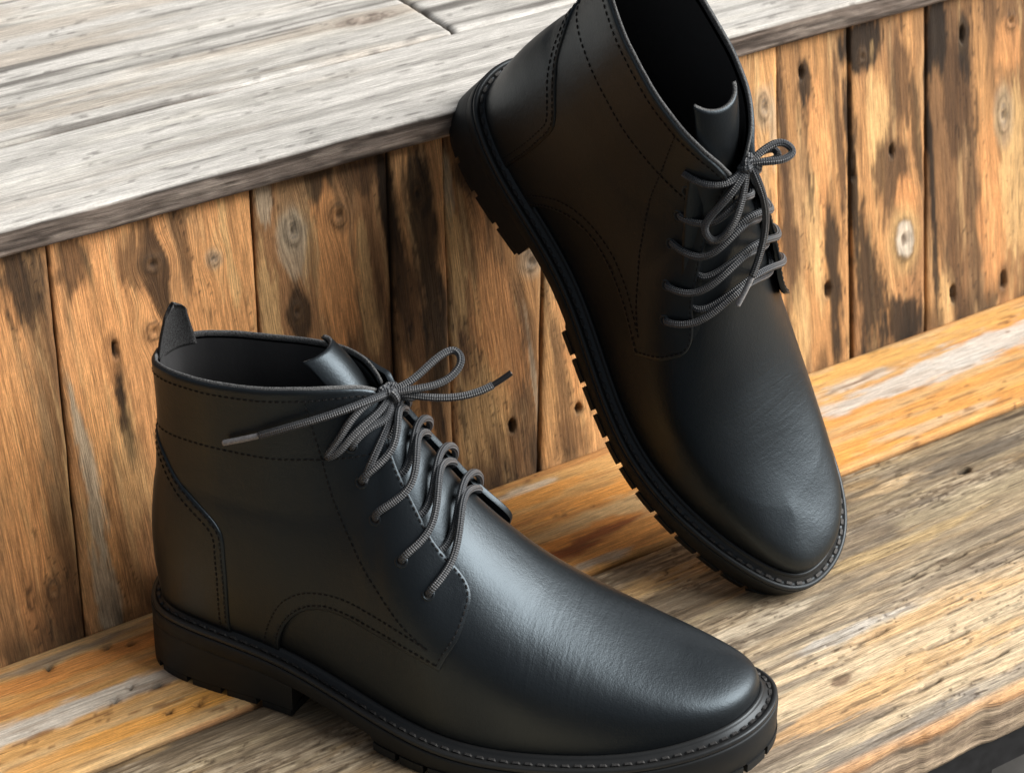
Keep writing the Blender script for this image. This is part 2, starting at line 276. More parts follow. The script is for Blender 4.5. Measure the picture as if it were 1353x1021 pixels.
WHOLE = [(677, 563, .22, .5), (765, 540, .2, .4), (1060, 96, .16, .5), (1095, 384, .25, .55), (1325, 369, .25, .75), (1258, 388, .2, .7), (1128, 225, .12, .9), (1178, 200, .15, .5), (1270, 45, .2, .6), (152, 462, .16, .6)]
WALL_TINT = [(rgb(196, 122, 58), .2), (rgb(158, 102, 58), .5), (rgb(182, 120, 66), .4), (rgb(110, 72, 44), .7), (rgb(186, 128, 74), .35), (rgb(182, 122, 66), .4), (rgb(178, 116, 58), .3), (rgb(158, 102, 56), .6), (rgb(132, 86, 50), .6), (rgb(160, 106, 62), .4), (rgb(170, 112, 62), .4), (rgb(150, 98, 54), .5)]
def tone_wall(i):
    base, rough = WALL_TINT[i % len(WALL_TINT)]
    st = [(W(px, py), hw, hh, c, k) for px, py, hw, hh, c, k in WSTAIN]
    def f(AL, AC, G, s):
        T = np.ones(AL.shape + (3,)) * base
        T = blend(T, rgb(214, 140, 66), .55 * sstep(.45, .75, fbm(G * .45, AL * .07, s + 1)))
        T = blend(T, rgb(164, 128, 94), .5 * sstep(.5, .75, fbm(G * .8, AL * .10, s + 2)))
        T = blend(T, rgb(92, 58, 34), (.2 + .4 * rough) * sstep(.52, .78, fbm(G * 1.3, AL * .09, s + 3)))
        T = blend(T, rgb(66, 42, 26), .35 * sstep(.62, .8, fbm(G * 3.6, AL * .14, s + 4)))
        T = blend(T, rgb(216, 172, 120), .4 * sstep(.58, .8, fbm(G * 2.4, AL * .16, s + 5)))
        for q, ((a, c), hw, hh, colr, k) in enumerate(st):
            if np.min(np.abs(AC - c)) < hw * 2: T = blend(T, colr, spot(AL, G, (a, c, hh, hw, k * (.95 if colr is DK else 1)), s + q))
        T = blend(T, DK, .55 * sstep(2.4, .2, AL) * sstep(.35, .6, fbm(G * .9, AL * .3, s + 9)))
        q = fbm(G * .9, AL * .045, s + 20) * 8; e = np.abs(q - np.round(q)); g2 = sstep(.5, .62, fbm(G * .5, AL * .16, s + 21))
        T = blend(T, rgb(46, 30, 20), .6 * g2 * sstep(.05, .012, e))
        T = 1.5 * np.clip(T, 0, 1)**1.24
        return T * (1 + .25 * (fbm(G * 8, AL * .7, s + 11) - .5))[..., None]
    return f
TOP = 21.0 / COSW * .93                             # riser boards end under the ledge
riser = tag(empty('plank_wall', (0, 0, 0)), 'riser of upright reclaimed orange-brown boards with knots and dark stains', 'wall')
seams = [((-440, 478), (-390, 1060)), ((-315, 444), (-265, 1010)), ((-190, 410), (-140, 960)), ((-70, 370), (-20, 890)), ((62, 335), (112, 830)), ((332, 258), (362, 760)), ((514, 210), (530, 690)), ((585, 190), (600, 650)), ((722, 160), (712, 610)), ((868, 120), (862, 560)), ((1026, 65), (1030, 490)),
         ((1122, 40), (1126, 470)), ((1224, 10), (1223, 430)), ((1392, -45), (1388, 375)), ((1560, -95), (1550, 320)), ((1730, -140), (1715, 270))]
def seam_line(s):
    (a0, c0), (a1, c1) = W(*s[0]), W(*s[1]); return lambda al: c0 + (c1 - c0) * (al - a0) / (a1 - a0)
for i in range(len(seams) - 1):
    l, r = seam_line(seams[i]), seam_line(seams[i + 1]); g = .09 + .05 * (i % 3)
    mid = lambda al, l=l, r=r: (l(al) + r(al)) / 2
    def inside(px, py, l=l, r=r): a, c = W(px, py); return l(np.array(a)) < c < r(np.array(a))
    kn = [(*W(px, py), hh, hw, kd) for px, py, hw, hh, kd in WKNOT if inside(px, py)]
    ho = [(*W(px, py), hh, hw) for px, py, hw, hh in WHOLE if inside(px, py)]
    wob = lambda al, s: .05 * (fbm(al * .5, al * 0 + s, s) - .5) * 2
    off = .10 * math.sin(i * 2.3)
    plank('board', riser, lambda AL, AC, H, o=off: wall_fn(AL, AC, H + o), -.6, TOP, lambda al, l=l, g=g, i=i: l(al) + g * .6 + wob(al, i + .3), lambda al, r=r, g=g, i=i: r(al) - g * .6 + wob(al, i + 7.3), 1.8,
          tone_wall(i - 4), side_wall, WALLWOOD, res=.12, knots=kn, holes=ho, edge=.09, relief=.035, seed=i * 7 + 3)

# bench: two long seat planks on a black steel frame
bench = tag(empty('bench', (0, 0, 0)), 'wooden bench seat of two wide worn planks on a black steel frame', 'bench')
def tone_back(AL, AC, G, s):
    T = np.ones(AL.shape + (3,)) * rgb(216, 158, 92)
    T = blend(T, rgb(230, 146, 58), .75 * sstep(.44, .66, fbm(G * .55, AL * .035, s + 1)))
    T = blend(T, rgb(214, 178, 132), .7 * sstep(.55, .75, fbm(G * 1.1, AL * .07, s + 2)))
    T = blend(T, rgb(178, 96, 32), .55 * sstep(.58, .75, fbm(G * 2.2, AL * .06, s + 3)))
    for (px, py, hl, hw, c, k) in [(100, 937, 10, .75, rgb(212, 206, 196), .95), (-30, 985, 8, .8, rgb(212, 206, 196), .95), (190, 905, 3.5, .55, rgb(206, 198, 186), .9), (90, 862, 6, .35, rgb(150, 135, 118), .8), (250, 930, 7, .7, rgb(238, 160, 58), .95), (100, 990, 8, .5, rgb(226, 150, 66), .6),
            (120, 870, 9, .7, rgb(226, 132, 40), .8), (700, 655, 5, .9, rgb(238, 152, 56), .9), (690, 648, 2.6, .35, rgb(222, 206, 186), .8), (830, 640, 6, .8, rgb(238, 150, 52), .9), (820, 668, 4.5, .9, rgb(222, 182, 130), .85), (770, 705, 5, .7, rgb(228, 136, 44), .85), (755, 728, 3.0, .6, rgb(140, 62, 18), .97), (805, 700, 3.0, .4, rgb(150, 70, 20), .95), (775, 746, 3, .35, rgb(190, 180, 164), .85),
            (1210, 500, 9, 1.0, rgb(206, 202, 196), .9), (1320, 450, 8, 1.3, rgb(212, 208, 202), .92), (1130, 505, 4, .7, rgb(208, 200, 190), .8), (1150, 478, 8, .8, rgb(226, 160, 78), .85), (1290, 425, 4, .8, rgb(228, 162, 80), .8), (1170, 580, 8, 1.0, rgb(234, 150, 56), .9), (1290, 530, 7, .9, rgb(232, 152, 66), .85), (1340, 500, 5, .6, rgb(222, 170, 104), .7), (1230, 560, 5, .5, rgb(214, 196, 170), .6)]:
        a, c_ = S(px, py); T = blend(T, c, spot(AC * 0 + AL, G, (a, c_, hl, hw, k), s + int(px)))
    q = fbm(G * .9, AL * .05, s + 20) * 8; e = np.abs(q - np.round(q)); T = blend(T, rgb(120, 72, 36), .7 * sstep(.5, .6, fbm(G * .5, AL * .12, s + 21)) * sstep(.07, .02, e))
    T = blend(T, rgb(120, 84, 52), .5 * sstep(.66, .8, fbm(G * 5, AL * .25, s + 6)))
    return T * (1 + .2 * (fbm(G * 5, AL * .5, s + 7) - .5))[..., None]
def tone_front(AL, AC, G, s):
    edge = sstep(-9.5, 1.5, AC + 1.2 * (fbm(AL * .12, G * .2, s) - .5) * 6)
    T = np.ones(AL.shape + (3,)) * rgb(230, 196, 156)
    T = blend(T, rgb(232, 178, 122), .55 * sstep(.48, .70, fbm(G * .5, AL * .04, s + 1)))
    T = blend(T, rgb(150, 134, 118), .9 * sstep(.5, .64, fbm(G * .9, AL * .05, s + 2)))
    T = blend(T, rgb(236, 212, 176), .6 * sstep(.55, .75, fbm(G * 1.8, AL * .1, s + 3)))
    T = blend(T, rgb(120, 102, 82), .9 * edge)
    T = blend(T, rgb(184, 160, 124), .6 * edge * sstep(.5, .72, fbm(G * 1.6, AL * .09, s + 4)))
    T = blend(T, rgb(84, 66, 48), .65 * edge * sstep(.52, .72, fbm(G * 2.6, AL * .08, s + 5)))
    T = blend(T, rgb(196, 148, 84), .55 * edge * sstep(.56, .74, fbm(G * 1.1, AL * .12, s + 8)))
    for (px, py, hl, hw, c, k) in [(1000, 1000, 8, 1.2, rgb(150, 130, 112), .8), (1180, 690, 8, 1.2, rgb(126, 112, 98), .8), (1300, 650, 8, 1.0, rgb(190, 168, 132), .6), (1180, 640, 3, .5, rgb(216, 176, 128), .8), (1310, 590, 7, .7, rgb(112, 100, 88), .85), (1180, 720, 7, .5, rgb(206, 166, 106), .6), (1250, 800, 8, .8, rgb(234, 172, 104), .7), (1130, 925, 6, 1.0, rgb(236, 166, 92), .75), (1240, 870, 7, 1.0, rgb(238, 178, 112), .8), (1112, 898, .7, .35, rgb(120, 84, 62), .8), (1200, 960, 9, .6, rgb(150, 140, 130), .85), (1310, 905, 8, .6, rgb(160, 150, 140), .8), (1130, 830, 5, .5, rgb(206, 206, 204), .7), (870, 770, 5, .8, rgb(206, 150, 76), .7), (1000, 820, 6, .5, rgb(214, 196, 172), .6), (560, 950, 8, .8, rgb(170, 150, 126), .6)]:
        a, c_ = S(px, py); T = blend(T, c, spot(AL, G, (a, c_, hl, hw, k), s + int(px)))
    T = blend(T, rgb(104, 82, 62), .6 * sstep(.6, .78, fbm(G * 5.5, AL * .16, s + 6)))
    T = blend(T, rgb(70, 52, 38), .7 * sstep(.70, .8, fbm(G * 9, AL * .22, s + 7)))
    f = fbm(G * 1.15, AL * .075, s + 12) * 11; e = np.abs(f - np.round(f)); g2 = sstep(.45, .65, fbm(G * .6, AL * .22, s + 14))
    T = blend(T, rgb(74, 54, 40), .8 * g2 * sstep(.075, .02, e)); T = blend(T, rgb(240, 216, 184), .35 * g2 * sstep(.2, .1, np.abs((f - np.floor(f)) - .68)))  # dark splinter edges; side light painted as a pale band along each
    ed = AC + 13.55
    return blend(T, rgb(206, 128, 50), .8 * sstep(.55, .1, ed))
def side_front(a, z, s):
    T = blend(np.ones(a.shape + (3,)) * rgb(196, 166, 138), rgb(128, 104, 86), sstep(.3, .7, fbm(a * .22, z * 5, s)))
    T = blend(T, rgb(190, 160, 128), .6 * sstep(.5, .72, fbm(a * .9, z * 9, s + 2)))
    return blend(T, rgb(190, 112, 38), .85 * sstep(.5, .1, z + .5 * (fbm(a * .6, z, s + 4) - .5)))
plank('plank', bench, seat_fn, -46, 86, lambda a: 5.27 + .06 * (fbm(a * .3, a * 0, 3) - .5), lambda a: a * 0 + 14.40, 2.6, tone_back, side_brown, SEATWOOD, res=.17, edge=.12, relief=.03, seed=21,
      holes=[(*S(*p), .22, .12) for p in [(140, 855), (175, 850), (65, 882), (152, 925), (173, 907), (209, 905), (262, 930), (222, 940)]])
plank('plank', bench, lambda AL, AC, H: seat_fn(AL, AC, H - .06), -42, 78, lambda a: -13.55 + .35 * (fbm(a * .10, a * 0, 8) - .5) + .25 * (fbm(a * .6, a * 0, 5) - .5), lambda a: 5.06 + .1 * (fbm(a * .25, a * 0, 9) - .5), 2.5, tone_front, side_front, FRONTWOOD, res=.115, edge=.22, relief=.06, seed=33,
      holes=[(*S(1273, 620), .5, .32)] + [(*S(*p), hl, .10) for p, hl in [((1195, 762), 2.0), ((1335, 703), 1.9), ((1262, 735), .9), ((1250, 845), 1.6), ((1150, 840), 1.2), ((1225, 905), 1.1), ((1310, 868), 1.4)]], rows=12, bot=.12)
for y in (-12.1, 12.0):
    V, F = box((-40, y - 1.1, -5.2), (76, y + 1.1, -2.66)); obj('rail', V, F, METAL, bench, False)
for x in (-34, 20.5, 31, 70):
    V, F = box((x, -12.9 if x != 31 else -11, -45), (x + 2.6, -10.6 if x != 31 else -8.6, -5.25)); obj('leg', V, F, METAL, bench, False)

# ledge on top of the riser
ledge = tag(empty('ledge', (0, 0, 0)), 'pale grey weathered ledge planks on top of the upright boards', 'ledge')
def tone_ledge(AL, AC, G, s):
    T = np.ones(AL.shape + (3,)) * rgb(208, 207, 202)
    T = blend(T, rgb(160, 159, 152), .6 * sstep(.52, .76, fbm(G * .7, AL * .035, s + 1)))
    T = blend(T, rgb(180, 162, 136), (.3 if s == 51 else .65) * sstep(.52, .7, fbm(G * .55, AL * .05, s + 2)))
    T = blend(T, rgb(108, 104, 98), (.35 if s == 51 else .9) * sstep(.58, .68, fbm(G * 1.5, AL * .03, s + 3)))
    T = blend(T, rgb(224, 222, 212), .7 * sstep(.55, .75, fbm(G * 1.1, AL * .07, s + 4)))
    T = blend(T, rgb(150, 150, 143), .4 * sstep(.56, .76, fbm(G * 1.6, AL * .1, s + 5)))
    q = fbm(G * .8, AL * .03, s + 20) * 7; e = np.abs(q - np.round(q)); T = blend(T, rgb(104, 100, 95), .6 * sstep(.46, .56, fbm(G * .5, AL * .03, s + 21)) * sstep(.05, .015, e))
    return T * (1 + .2 * (fbm(G * 5, AL * .6, s + 7) - .5))[..., None]
def side_ledge(a, z, s):
    T = blend(np.ones(a.shape + (3,)) * rgb(126, 108, 94), rgb(74, 60, 50), sstep(.4, .62, fbm(a * .25, z * 5, s)))
    return blend(T, rgb(168, 150, 132), .7 * sstep(.55, .7, fbm(a * .3, z * 6 + 4, s + 3)))
plank('plank', ledge, ledge_fn, -50, 110, lambda a: 18.05 + .16 * (fbm(a * .2, a * 0, 4) - .5), lambda a: 26.35 + .008 * a, 1.35, tone_ledge, side_ledge, LEDGEWOOD, res=.2, edge=.10, relief=.03, seed=51, rows=8, bot=.12)
plank('plank', ledge, lambda AL, AC, H: ledge_fn(AL, AC, H + .04), -50, 16.6, lambda a: 26.56 + .008 * a, lambda a: a * 0 + 52, 1.35, tone_ledge, side_ledge, LEDGEWOOD, res=.22, edge=.12, relief=.04, seed=63,
      knots=[(*Ldg(485, 27), 1.2, .5, 'knot')])
plank('plank', ledge, lambda AL, AC, H: ledge_fn(AL, AC, H - .03), 16.9, 110, lambda a: 26.56 + .008 * a, lambda a: a * 0 + 52, 1.35, tone_ledge, side_ledge, LEDGEWOOD, res=.3, edge=.12, relief=.04, seed=77)
V, F = box((-400, -400, -45.6), (400, 400, -45.1)); tag(obj('ground', V, F, GROUND, None, False), kind='structure')
def cspline(x, y, xq):
    """natural cubic spline through (x, y), y may be (n,d)"""
    x=np.asarray(x,float); y=np.asarray(y,float); one=y.ndim==1
    if one: y=y[:,None]
    n=len(x); h=np.diff(x); A=np.eye(n); R=np.zeros_like(y)
    for i in range(1,n-1):
        A[i,i-1]=h[i-1]; A[i,i]=2*(h[i-1]+h[i]); A[i,i+1]=h[i]
        R[i]=6*((y[i+1]-y[i])/h[i]-(y[i]-y[i-1])/h[i-1])
    M=np.linalg.solve(A,R)
    xq=np.asarray(xq,float); sh=xq.shape; q=xq.ravel()
    i=np.clip(np.searchsorted(x,q)-1,0,n-2); a=(x[i+1]-q)[:,None]; b=(q-x[i])[:,None]; hi=h[i][:,None]
    r=M[i]*a**3/(6*hi)+M[i+1]*b**3/(6*hi)+(y[i]/hi-M[i]*hi/6)*a+(y[i+1]/hi-M[i+1]*hi/6)*b
    r=r.reshape(sh+(y.shape[1],))
    return r[...,0] if one else r
def pchip(x,y,xq):
    x=np.asarray(x,float); y=np.asarray(y,float); h=np.diff(x); d=np.diff(y)/h; m=np.zeros_like(y)
    for i in range(1,len(x)-1):
        if d[i-1]*d[i]>0:
            w1=2*h[i]+h[i-1]; w2=h[i]+2*h[i-1]; m[i]=(w1+w2)/(w1/d[i-1]+w2/d[i])
    m[0]=d[0]; m[-1]=d[-1]
    xq=np.asarray(xq,float); i=np.clip(np.searchsorted(x,xq)-1,0,len(x)-2); t=(xq-x[i])/h[i]
    return (2*t**3-3*t**2+1)*y[i]+(t**3-2*t**2+t)*h[i]*m[i]+(-2*t**3+3*t**2)*y[i+1]+(t**3-t**2)*h[i]*m[i+1]
# outer edge of the welt seen from above, heel -> toe tip, cm
LAT=[(-.25,0),(.0,1.35),(.75,2.45),(2.7,3.25),(5,3.6),(7,3.85),(9,4.25),(11.2,4.85),(13.3,5.5),(16,6.15),(20.5,6.15),(25.2,5.2),(28.3,3.6),(29.8,1.85),(30.3,-.4)]
MED=[(-.25,0),(.0,-1.35),(.75,-2.5),(2.7,-3.3),(5,-3.5),(8,-3.35),(11,-3.3),(14,-3.75),(17,-4.4),(20,-4.8),(23,-4.6),(26,-3.85),(28.4,-2.85),(29.8,-1.75),(30.3,-.4)]
def _outline():
    pts=np.array(MED[::-1][:-1]+LAT,float)         # toe tip -> medial -> heel -> lateral -> toe tip
    ext=np.vstack([pts[-6:-1],pts,pts[1:6]])
    d=np.r_[0,np.cumsum(np.linalg.norm(np.diff(ext,axis=0),axis=1)**.75)]
    q=np.linspace(d[5],d[-6],4001); P=cspline(d,ext,q)
    L=np.r_[0,np.cumsum(np.linalg.norm(np.diff(P,axis=0),axis=1))]
    k=np.argmin(np.where(np.abs(P[:,1])<.6,P[:,0],99)); 
    tip=0
    s=np.where(L<L[k],-(L[k]-L)/L[k],(L-L[k])/(L[-1]-L[k]))
    t=np.gradient(P,axis=0); t/=np.linalg.norm(t,axis=1)[:,None]
    n=np.stack([t[:,1],-t[:,0]],1)                  # candidate outward normal
    if ((P-P.mean(0))*n).sum()<0: n=-n
    return s,P,n
OS,OP,ON=_outline()
def outline(s,inset=0.):
    """plan point of the welt edge at signed perimeter position s (-1 toe .. 0 heel .. 1 toe)"""
    s=np.asarray(s,float)
    x=np.interp(s,OS,OP[:,0]); y=np.interp(s,OS,OP[:,1]); nx=np.interp(s,OS,ON[:,0]); ny=np.interp(s,OS,ON[:,1])
    return np.stack([x-nx*inset,y-ny*inset],-1)
def zwelt(x):   # height of the welt's top face along the boot
    return cspline([-2,0,3,6,9,12,15,18,22,26,29,31],[3.75,3.65,3.5,3.2,2.7,2.1,1.7,1.55,1.78,2.28,2.85,3.15],x)
# top line: collar, then the ridge over instep and toe (sa = |s|*36)
TS=np.array([0,2.8,5,7.3,9.3,11.4,13.4,15.0,16.4,18.7,21,23.2,25.7,28.2,30.4,32.3,34.0,35.2,36.])
TX=[1.1,1.6,2.9,4.8,6.7,8.6,10.2,11.2,12.1,14.2,16.4,18.7,21.3,23.4,24.75,25.5,25.9,26.05,26.1]
TY=[0,1.3,2.0,2.35,2.4,2.15,1.5,.7,0,0,0,0,0,0,0,0,0,0,0]
TZ=[16.5,16.6,16.7,16.75,16.85,17.0,16.95,16.6,15.7,12.9,10.4,8.4,6.8,5.8,5.33,5.12,5.03,5.0,4.99]
def surf(s,t):
    """point of the upper; s signed perimeter, t 0 (welt) .. 1 (collar or ridge)"""
    s,t=np.broadcast_arrays(np.asarray(s,float),np.asarray(t,float))
    a=np.clip(np.abs(s),0,1)*36; sg=np.where(s<0,-1.,1.)
    B=outline(s,.88); bz=zwelt(B[...,0])+.12
    tx=cspline(TS,TX,a); tz=cspline(TS,TZ,a); ty=pchip(TS,TY,a)*np.where(s<0,-.86,1.)
    tipw=np.clip((a-20)/16,0,1)**1.5; ty=ty-.4*tipw
    m=np.clip((a-10)/9,0,1); m=m*m*(3-2*m)
    # shaft column
    g=t*t*(3-2*t)*.55+t*.45
    N=np.stack([np.interp(s,OS,ON[:,0]),np.interp(s,OS,ON[:,1])],-1)
    bul=(.27*np.sin(np.pi*np.clip(t/.55,0,1))-.10*np.sin(np.pi*np.clip((t-.5)/.5,0,1)))
    sx=B[...,0]+(tx-B[...,0])*g+N[...,0]*bul; sy=B[...,1]+(ty-B[...,1])*g+N[...,1]*bul; sz=bz+(tz-bz)*t
    # arch section
    ph=t*np.pi/2; p=np.interp(a,[0,14,20,25,30,36],[1.2,1.2,1.08,.76,.62,.68]); q=np.interp(a,[0,16,24,30,36],[1.02,1.02,.94,.76,.76])
    hc=np.cos(ph)**(p+(1-p)*t**2); vs=np.sin(ph)**q
    ob=np.interp(a,[0,21,27,36],[.2,.2,.26,.22])*np.sin(np.pi*np.clip(t/np.interp(a,[0,21,28,36],[.6,.6,.9,.95]),0,1))**2
    rad=np.clip((a-24)/7,0,1); rad=rad*rad*(3-2*rad); ax=tx+(B[...,0]-tx)*((1-vs)*(1-rad)+hc*rad); ay=ty+(B[...,1]-ty)*hc; az=bz+(tz-bz)*vs; sl=np.clip((cspline(TS,TZ,a+.05)-cspline(TS,TZ,a-.05))/np.maximum(cspline(TS,TX,a+.05)-cspline(TS,TX,a-.05),.004),-.7,0); az=az+sl*(ax-tx)*vs**3*rad
    ax=ax+N[...,0]*ob; ay=ay+N[...,1]*ob
    return np.stack([sx*(1-m)+ax*m,sy*(1-m)+ay*m,sz*(1-m)+az*m],-1)
def normal(s,t,e=2e-3):
    s,t=np.broadcast_arrays(np.asarray(s,float),np.asarray(t,float))
    s0=np.clip(s-e,-.9995,.9995); s1=np.clip(s+e,-.9995,.9995); t0=np.clip(t-e,0,1); t1=np.clip(t+e,0,1)
    a=surf(s1,t)-surf(s0,t); b=surf(s,t1)-surf(s,t0)
    n=-np.cross(a,b); n/=np.linalg.norm(n,axis=-1)[...,None]+1e-9
    return n
def lean(P,k=.016,c=0.):
    P=np.array(P,float); w=np.clip((P[...,2]-5)/11,0,None); P[...,2]+=c*(12-P[...,0])*w; P[...,0]-=k*np.clip(P[...,2]-5,0,None)**2; return P
# ---------------------------------------------------------------- boots
def smooth_line(pts, n=60):
    p = np.asarray(pts, float); d = np.r_[0, np.cumsum(np.linalg.norm(np.diff(p * [36, 11], axis=0), axis=1)**.6)]
    return cspline(d, p, np.linspace(0, d[-1], n))
def pos(s, t, off=0.0):
    s = np.clip(np.asarray(s, float), -.9985, .9985); return surf(s, t) + normal(s, t) * np.asarray(off, float)[..., None]
COUNTER = smooth_line([(.0, .735), (.025, .728), (.051, .707), (.090, .660), (.117, .591), (.141, .541), (.176, .483), (.197, .421), (.200, .336), (.199, .208), (.194, .031), (.194, .0)], 70)
ARC = smooth_line([(.263, 0), (.267, .054), (.283, .147), (.310, .220), (.342, .247), (.379, .239), (.429, .220), (.477, .220), (.534, .232)], 60)
ARC2 = smooth_line([(.243, .005), (.247, .054), (.262, .154), (.282, .236), (.313, .290), (.349, .301), (.386, .290), (.433, .270), (.482, .270), (.526, .280)], 60)
FRONT = smooth_line([(.534, .232), (.546, .286), (.565, .371), (.577, .459), (.583, .541), (.580, .591), (.566, .618), (.532, .628), (.506, .676), (.480, .730), (.460, .807), (.446, .884), (.438, .954), (.424, 1.0)], 90)
VERT = smooth_line([(.327, .965), (.334, .873), (.347, .737), (.363, .598), (.390, .479), (.427, .371), (.462, .317), (.483, .293), (.522, .276)], 60)
BAND = smooth_line([(.0, .755), (.035, .75), (.069, .745), (.131, .745), (.199, .749), (.257, .749), (.316, .749), (.347, .737), (.380, .722), (.420, .712), (.468, .748)], 60)
RIM = np.stack([np.linspace(0, .43, 60), np.full(60, .962)], 1)
EYES = [(.396, .749), (.417, .625), (.444, .521), (.489, .467), (.526, .444)]
EDGE = [(.449, .870), (.470, .775), (.497, .705), (.526, .638), (.558, .622)]
def inside_poly(P, poly):
    x, y = P[:, 0], P[:, 1]; r = np.zeros(len(P), bool); x0, y0 = poly[:, 0], poly[:, 1]; x1, y1 = np.roll(x0, -1), np.roll(y0, -1)
    for a, b, c, d in zip(x0, y0, x1, y1):
        if b != d: r ^= ((b > y) != (d > y)) & (x < (c - a) * (y - b) / (d - b) + a)
    return r
def panel_geo(poly, off0, off1, res=.24, bev=.05, lift=0.0):
    """a sheet of leather cut to an outline in (s, t), lying on the last, with a rounded cut edge"""
    D = np.array([36.0, 11.0]); q = np.asarray(poly) * D; out = []
    for a, b in zip(q, np.roll(q, -1, 0)):
        L = np.linalg.norm(b - a)
        if L < 1e-4: continue
        k = max(1, int(round(L / .16))); out.append(a + (b - a) * (np.arange(k) / k)[:, None])
    q = np.vstack(out); keep = np.linalg.norm(q - np.roll(q, 1, 0), axis=1) > .03; q = q[keep]; n = len(q)
    t = np.roll(q, -1, 0) - np.roll(q, 1, 0); t /= np.linalg.norm(t, axis=1)[:, None] + 1e-9; nm = np.stack([-t[:, 1], t[:, 0]], 1)
    area = .5 * np.sum(q[:, 0] * np.roll(q[:, 1], -1) - np.roll(q[:, 0], -1) * q[:, 1]); nm *= np.sign(area); ins = q + nm * bev
    gx, gy = np.meshgrid(np.arange(q[:, 0].min(), q[:, 0].max(), res), np.arange(q[:, 1].min(), q[:, 1].max(), res)); gx = gx + (np.arange(gx.shape[0]) % 2)[:, None] * res / 2
    I = np.stack([gx.ravel(), gy.ravel()], 1); I = I[inside_poly(I, q)]
    dmin = np.array([np.min(np.hypot(*(ins - p).T)) for p in I]) if len(I) else np.zeros(0); I = I[dmin > .13]
    allp = np.vstack([q, ins, I]); e = [(i, (i + 1) % n) for i in range(n)] + [(n + i, n + (i + 1) % n) for i in range(n)]
    r = geometry.delaunay_2d_cdt([Vector(p) for p in allp], e, [list(range(n))], 1, 1e-5)
    P2 = np.array([tuple(v) for v in r[0]]); F = [tuple(f) for f in r[2]]
    orig = np.array([o[0] if len(o) else 10**9 for o in r[3]]); isb = orig < n
    st = P2 / D; st[:, 1] = np.clip(st[:, 1], 0, 1); up = np.zeros(len(st))
    if lift: fd = np.array([np.min(np.hypot(*((FRONT[28:] - [abs(p[0]), p[1]]) * D).T)) for p in st]); up = lift * np.exp(-(fd / .75)**1.3)     # the facing stands a little away from the tongue
    V = pos(st[:, 0], st[:, 1], np.where(isb, off1 - bev, off1) + up)
    m = {int(o): k for k, o in enumerate(orig) if o < n}; bi = np.array([m[i] for i in range(n) if i in m])
    lo = pos(st[bi, 0], st[bi, 1], off0 + up[bi]); b0 = len(V); nb = len(bi)
    F += [(int(bi[i]), int(bi[(i + 1) % nb]), b0 + (i + 1) % nb, b0 + i) for i in range(nb)]
    return np.vstack([V, lo]), F
def dashes(P, N, step, length, w, h):
    """a row of stitches along a curve in space"""
    P = np.asarray(P, float); L = np.r_[0, np.cumsum(np.linalg.norm(np.diff(P, axis=0), axis=1))]; g = Geo()
    at = lambda A, q: np.stack([np.interp(q, L, A[:, k]) for k in range(3)], -1)
    c = np.arange(step / 2, L[-1] - step / 3, step); a, b, n = at(P, c - length / 2), at(P, c + length / 2), at(N, c)
    for p, q, m in zip(a, b, n):
        d = q - p; d /= np.linalg.norm(d) + 1e-9; m = m / np.linalg.norm(m); x = np.cross(d, m) * w / 2; mid = (p + q) / 2 + m * h
        g.add([p + x * .6, p - x * .6, q - x * .6, q + x * .6, mid + x - (q - p) * .3, mid - x - (q - p) * .3, mid - x + (q - p) * .3, mid + x + (q - p) * .3], [(4, 5, 6, 7), (0, 1, 5, 4), (1, 2, 6, 5), (2, 3, 7, 6), (3, 0, 4, 7)])
    return g
def ring(prof, ns=420, zabs=None):
    """closed moulding round the sole; prof = [(inset, z above the welt face)], zabs: {index: z function of x}"""
    s = np.linspace(-1, 1, ns, endpoint=False); base = outline(s); zw = zwelt(base[:, 0]); V = np.zeros((ns, len(prof), 3))
    for j, (d, z) in enumerate(prof):
        o = outline(s, d); V[:, j, :2] = o; V[:, j, 2] = (zabs[j](base[:, 0]) if zabs and j in zabs else zw + z)
    return s, V
LUG = .46
def z_bottom(x): return np.interp(x, [10, 11.5, 13, 15, 22, 25, 28, 30.2], [1.0, .55, .12, 0, 0, .08, .35, .70])
def z_base(x): return np.minimum(np.where(x < 12.6, zwelt(x) - 1.12, z_bottom(x) + LUG), zwelt(x) - .75)
def knot_curve(c, r, n=70):
    t = np.linspace(0, 2 * np.pi, n); return np.asarray(c) + r * np.stack([np.sin(t) + 1.2 * np.sin(2 * t), (np.cos(t) - 1.2 * np.cos(2 * t)), -1.1 * np.sin(3 * t)], 1) * [.45, .5, .5]
def cordline(pts, n=80):
    p = np.asarray(pts, float); d = np.r_[0, np.cumsum(np.linalg.norm(np.diff(p, axis=0), axis=1)**.7 + 1e-4)]; return cspline(d, p, np.linspace(0, d[-1], n))

